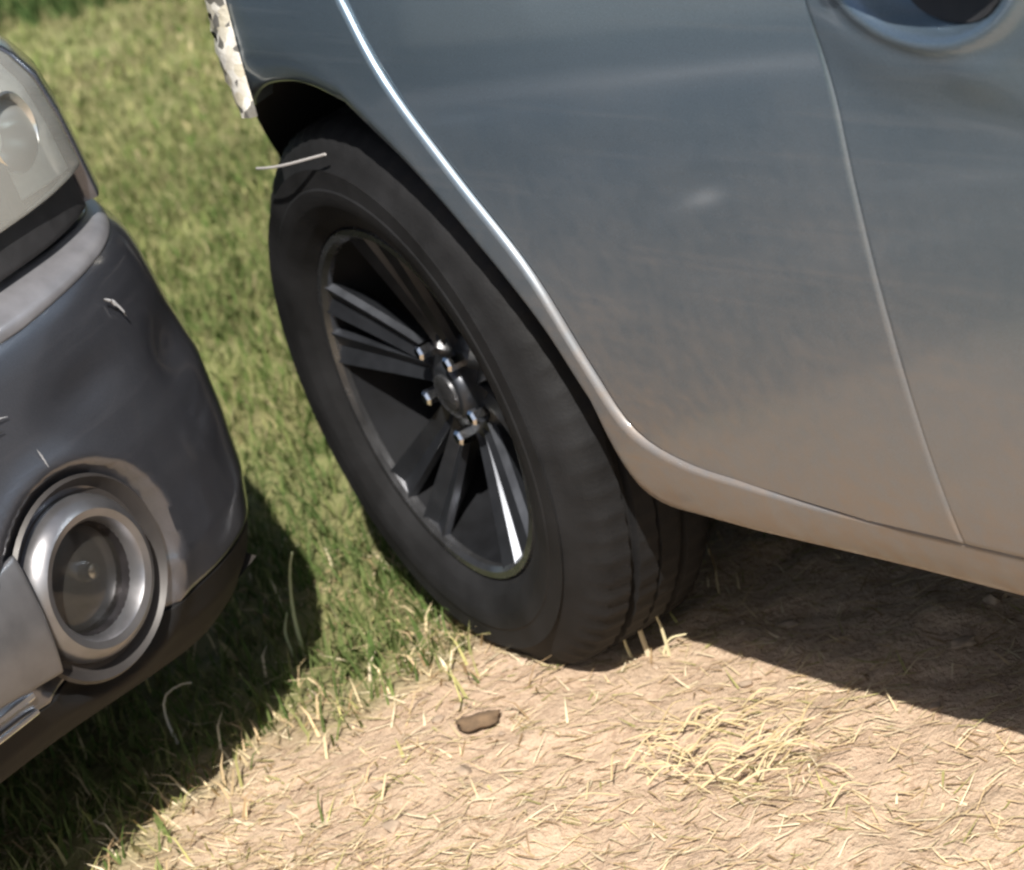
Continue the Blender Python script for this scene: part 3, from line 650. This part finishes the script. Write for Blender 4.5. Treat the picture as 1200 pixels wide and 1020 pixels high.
# ------------------------------------------------------------------ grass, straw, pebbles
def blade_mesh(name, x, y, h, wd, lean, az, tint, m, kind=True, flat=False, seg=2, label=None, cat=None):
    n = len(x); z = gz(x, y)
    sx = np.cos(az + np.pi / 2) ; sy = np.sin(az + np.pi / 2)
    V = np.zeros((n, 2 * seg + 1, 3))
    for s in range(seg + 1):
        t = s / seg
        cx = x + np.cos(az) * lean * h * t ** 1.7; cy = y + np.sin(az) * lean * h * t ** 1.7; cz = z + h * t * np.sqrt(np.clip(1 - (lean * t ** .7) ** 2 * .8, .02, 1))
        if flat: cx = x + np.cos(az) * h * t; cy = y + np.sin(az) * h * t; cz = gz(cx, cy) + .002 + h * t * lean
        w_ = wd * (1 - t) ** .6 * .5
        if s < seg:
            V[:, 2 * s] = np.stack([cx - sx * w_, cy - sy * w_, cz], 1); V[:, 2 * s + 1] = np.stack([cx + sx * w_, cy + sy * w_, cz], 1)
        else: V[:, 2 * s] = np.stack([cx, cy, cz], 1)
    k = 2 * seg + 1; base = (np.arange(n) * k)[:, None]
    me = bpy.data.meshes.new(name)
    tris = []
    for s in range(seg - 1):
        a = 2 * s; tris += [[a, a + 1, a + 3], [a, a + 3, a + 2]]
    a = 2 * (seg - 1); tris += [[a, a + 1, a + 2]]
    T = (base[:, :, None] + np.array(tris)[None]).reshape(-1, 3)
    me.vertices.add(n * k); me.vertices.foreach_set('co', V.reshape(-1).astype(np.float32))
    me.loops.add(len(T) * 3); me.loops.foreach_set('vertex_index', T.reshape(-1).astype(np.int32))
    me.polygons.add(len(T)); me.polygons.foreach_set('loop_start', (np.arange(len(T)) * 3).astype(np.int32)); me.polygons.foreach_set('loop_total', np.full(len(T), 3, np.int32))
    me.update()
    at = me.color_attributes.new('tint', 'FLOAT_COLOR', 'POINT')
    c4 = np.concatenate([np.repeat(tint[:, None, :], k, 1), np.ones((n, k, 1))], 2); at.data.foreach_set('color', c4.reshape(-1).astype(np.float32))
    o = link(name, me, m, None, False)
    if kind: o['kind'] = 'stuff'
    tag(o, label, cat); return o
def pick(n, cols, probs):
    i = rng.choice(len(cols), n, p=probs); c = np.array(cols)[i]; return c * rng.uniform(.7, 1.3, (n, 1))
GREEN = [(.10, .15, .045), (.17, .205, .075), (.25, .26, .11), (.36, .33, .17), (.46, .39, .24)]
def scatter(n, x0, x1, y0, y1): return rng.uniform(x0, x1, n), rng.uniform(y0, y1, n)
# near turf
xs, ys_ = scatter(190000, -3.2, 0.1, -1.4, 1.9)
k = rng.random(len(xs)) < grassy(xs, ys_) ** 1.3 * (0.35 + .65 * vnoise(xs, ys_, 6)) * np.clip((xs + 3.2) / 1.8, 0, 1); xs, ys_ = xs[k], ys_[k]; n = len(xs)
tint = pick(n, GREEN, [.30, .34, .22, .09, .05]) * .92
moss_shade = np.clip(vnoise(xs, ys_, 3.1) * 1.5 - .35, 0, 1) * .55 + .55 * np.exp(-((xs + .42) / .28) ** 2 - ((ys_ + .02) / .20) ** 2); moss_shade = np.clip(moss_shade, 0, .9) * (rng.random(n) < .8)  # random moss, plus the dark car's shadow painted as a darker patch
tint = tint * (1 - moss_shade[:, None]) + pick(n, [(.055, .095, .03), (.085, .125, .045), (.14, .155, .07)], [.4, .4, .2]) * moss_shade[:, None]
big = rng.random(n) < .10 * (vnoise(xs + 5, ys_, 9) > .62)                  # clumps of broader weed leaves
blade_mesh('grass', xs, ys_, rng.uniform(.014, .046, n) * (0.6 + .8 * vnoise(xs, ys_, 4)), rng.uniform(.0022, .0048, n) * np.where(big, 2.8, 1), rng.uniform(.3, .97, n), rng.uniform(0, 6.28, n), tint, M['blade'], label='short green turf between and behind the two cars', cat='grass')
# farther turf, drier
xs, ys_ = scatter(170000, -10, -1.2, -1.5, 6); k = rng.random(len(xs)) < np.clip((-1.2 - xs) / 1.6, 0, 1); xs, ys_ = xs[k], ys_[k]; n = len(xs)
d_ = np.clip((-xs - 2) / 6, 0, 1)
tint = pick(n, GREEN, [.08, .22, .32, .25, .13])
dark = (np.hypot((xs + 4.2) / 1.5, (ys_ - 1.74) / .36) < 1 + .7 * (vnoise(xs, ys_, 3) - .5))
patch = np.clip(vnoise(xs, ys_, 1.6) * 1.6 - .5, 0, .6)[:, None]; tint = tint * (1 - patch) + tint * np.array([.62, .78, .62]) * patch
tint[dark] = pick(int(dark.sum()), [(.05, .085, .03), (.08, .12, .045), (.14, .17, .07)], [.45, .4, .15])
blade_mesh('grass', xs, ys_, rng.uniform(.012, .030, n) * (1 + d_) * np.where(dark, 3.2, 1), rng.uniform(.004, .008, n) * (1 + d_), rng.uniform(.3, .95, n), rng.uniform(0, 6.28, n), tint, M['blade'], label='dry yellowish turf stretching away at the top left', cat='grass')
# straw lying on the bare track
xs, ys_ = scatter(62000, -.45, 1.6, -1.0, .45)
k = rng.random(len(xs)) < (1 - grassy(xs, ys_)) * .25 + .9 * vnoise(xs, ys_, 6) ** 3.0; xs, ys_ = xs[k], ys_[k]; n = len(xs)
STRAW = [(.56, .46, .29), (.46, .35, .21), (.66, .57, .40), (.30, .21, .12), (.33, .31, .13)]
blade_mesh('straw', xs, ys_, rng.uniform(.008, .042, n), rng.uniform(.0010, .0028, n), np.abs(rng.normal(0, .16, n)), rng.normal(.75, .75, n) + np.pi * rng.integers(0, 2, n), pick(n, STRAW, [.33, .25, .2, .12, .10]), M['straw'], flat=True, label='dry straw scattered over the bare sandy track', cat='straw')
# litter in the strip where turf gives way to track
xs, ys_ = scatter(5500, -.55, .15, -.9, .4); gg = grassy(xs, ys_); k = rng.random(len(xs)) < np.exp(-((gg - .45) / .35) ** 2) * .6; xs, ys_ = xs[k], ys_[k]; n = len(xs)
blade_mesh('straw', xs, ys_, rng.uniform(.02, .055, n), rng.uniform(.0018, .004, n), rng.uniform(.9, 1.1, n), rng.uniform(0, 6.28, n), pick(n, STRAW + [(.12, .15, .05)], [.25, .22, .13, .10, .15, .15]), M['straw'], label='dead stalks along the edge of the turf', cat='straw')
# small stones and crumbs of earth: nobody could count them
def crumbs(name, n, x0, x1, y0, y1, r0, r1, m, label):
    V = []; F = []
    ico = bmesh.new(); bmesh.ops.create_icosphere(ico, subdivisions=1, radius=1); iv = np.array([v.co[:] for v in ico.verts]); fi = np.array([[v.index for v in f.verts] for f in ico.faces]); ico.free()
    xs, ys_ = scatter(n, x0, x1, y0, y1); k = rng.random(n) < (1 - grassy(xs, ys_)) * (0.25 + vnoise(xs, ys_, 8)); xs, ys_ = xs[k], ys_[k]; n = len(xs); z = gz(xs, ys_)
    r = r0 * (r1 / r0) ** (rng.random(n) ** 2.5)
    A = iv[None] * (1 + rng.normal(0, .16, (n, len(iv), 1))) * r[:, None, None] * np.array([1.2, 1, .6]) + np.stack([xs, ys_, z + r * .15], 1)[:, None]
    T = (fi[None] + (np.arange(n) * len(iv))[:, None, None]).reshape(-1, 3)
    me = bpy.data.meshes.new(name); me.from_pydata(A.reshape(-1, 3).tolist(), [], T.tolist()); me.update()
    o = link(name, me, m, None, True, 40); o['kind'] = 'stuff'; tag(o, label, 'gravel')
crumbs('gravel', 1500, -.4, 1.7, -1.1, .7, .0018, .010, M['stone'], 'small pale stones and crumbs strewn over the bare track')
# ------------------------------------------------------------------ single things on the ground
def stalks(name, label, cat, spec, m, tuft=None):
    """spec: list of (x, y, [(dx, dy, z)...], radius, colour)"""
    root = empty(name, (spec[0][0], spec[0][1], float(gz(spec[0][0], spec[0][1])))); tag(root, label, cat)
    for (x, y, pts, rad, c) in spec:
        P = cr([(x - spec[0][0] + a, y - spec[0][1] + b_, z) for a, b_, z in pts], 10)
        o = tube('stalk', P, [rad * (1 - .6 * i / 9) for i in range(10)], m, root, 5)
        at = o.data.color_attributes.new('tint', 'FLOAT_COLOR', 'POINT'); at.data.foreach_set('color', np.tile(np.array([*c, 1], np.float32), len(o.data.vertices)))
    return root
PALE = (.62, .56, .36)
stalks('grass_stalk', 'pale green stalk standing in the turf left of the wheel', 'grass stalk', [(-.275, -.175, [(0, 0, -.01), (.004, .004, .05), (.014, .012, .10), (.022, .02, .125)], .0026, (.55, .60, .38)), (-.282, -.182, [(0, 0, -.01), (-.002, .0, .03), (.004, .008, .055)], .002, (.55, .60, .38))], M['straw'])
stalks('weed', 'upright dry weed with bent tip in front of the tyre tread', 'weed', [(.160, -.022, [(0, 0, -.01), (-.002, 0, .04), (.002, .003, .080), (.012, .012, .085), (.020, .018, .060)], .0030, (.62, .54, .38)), (.180, -.012, [(0, 0, -.01), (.002, 0, .03), (-.004, 0, .06)], .0022, PALE), (.145, -.032, [(0, 0, -.01), (.0, -.003, .02), (.004, 0, .036)], .0022, PALE), (.170, -.017, [(0, 0, -.01), (.010, .010, .014), (.026, .022, .018)], .002, PALE)], M['straw'])
stalks('bent_stalk', 'pale bent stalk poking out under the dark bumper', 'grass stalk', [(-.235, -.365, [(0, 0, -.01), (-.006, .0, .030), (-.004, .006, .055), (.012, .02, .066), (.022, .03, .066)], .0018, (.66, .64, .56))], M['straw'])
spec = []
for i in range(70):
    a = random.gauss(0.9, .5) + (math.pi if random.random() < .4 else 0); L_ = random.uniform(.02, .065); x = .385 + random.gauss(0, .05); y = -.130 + random.gauss(0, .032)
    spec.append((x, y, [(0, 0, .002), (math.cos(a) * L_ * .5, math.sin(a) * L_ * .5, random.uniform(.008, .022)), (math.cos(a) * L_, math.sin(a) * L_, random.uniform(.004, .02))], random.uniform(.0008, .0014), random.choice([(.58, .48, .29), (.62, .53, .33), (.48, .38, .22)])))
stalks('dry_grass_tuft', 'flattened yellow tuft of dry grass on the sunlit track', 'grass tuft', spec, M['straw'])
def lump(name, x, y, r, m, label, cat):
    bm = bmesh.new(); bmesh.ops.create_icosphere(bm, subdivisions=3, radius=1)
    for v in bm.verts:
        n_ = 1 + .5 * (float(vnoise(v.co.x + x * 9 + 3, v.co.y + v.co.z, 1.7)) - .5) + .3 * (float(vnoise(v.co.x + 8, v.co.y * 1.3 + v.co.z * 2, 4)) - .5); v.co = Vector((v.co.x * r * 1.5 * n_, v.co.y * r * n_, v.co.z * r * .38 * n_))
    me = bpy.data.meshes.new(name); bm.to_mesh(me); bm.free(); o = link(name, me, m, None, True, None); o.location = (x, y, float(gz(x, y)) + r * .42); o.rotation_euler = (0, 0, .9); return tag(o, label, cat)
lump('earth_clod', .105, -.20, .016, M['clod'], 'dark brown clod of earth on the pale straw below the wheel', 'clod')
lump('stone', .255, .085, .008, M['stone'], 'small dull stone lying in the shade under the sill, nearest the tyre', 'stone')
lump('stone', .47, .12, .009, M['stone'], 'small dull stone in the shade under the sill, farther from the tyre', 'stone')
# stalk caught on top of the tyre
o = tube('straw_stem', cr([(-.135, -.100, .588), (-.11, -.104, .592), (-.067, -.106, .599), (.008, -.100, .613)], 10), .0014, M['straw'], None, 6)
at = o.data.color_attributes.new('tint', 'FLOAT_COLOR', 'POINT'); at.data.foreach_set('color', np.tile(np.array([.42, .41, .41, 1], np.float32), len(o.data.vertices))); tag(o, 'pale straw stem caught on top of the tyre under the wheel arch', 'straw')
# scuffs on the dark bumper
scrape([(-.372, .588), (-.360, .578), (-.352, .560)], .0016, M['scrape'])
scrape([(-.525, .552), (-.545, .556), (-.60, .550)], .0016, M['scrape'])
scrape([(-.535, .543), (-.56, .547), (-.61, .541)], .0022, M['plastic'])
scrape([(-.512, .513), (-.510, .503), (-.509, .494)], .0014, M['scrape'])
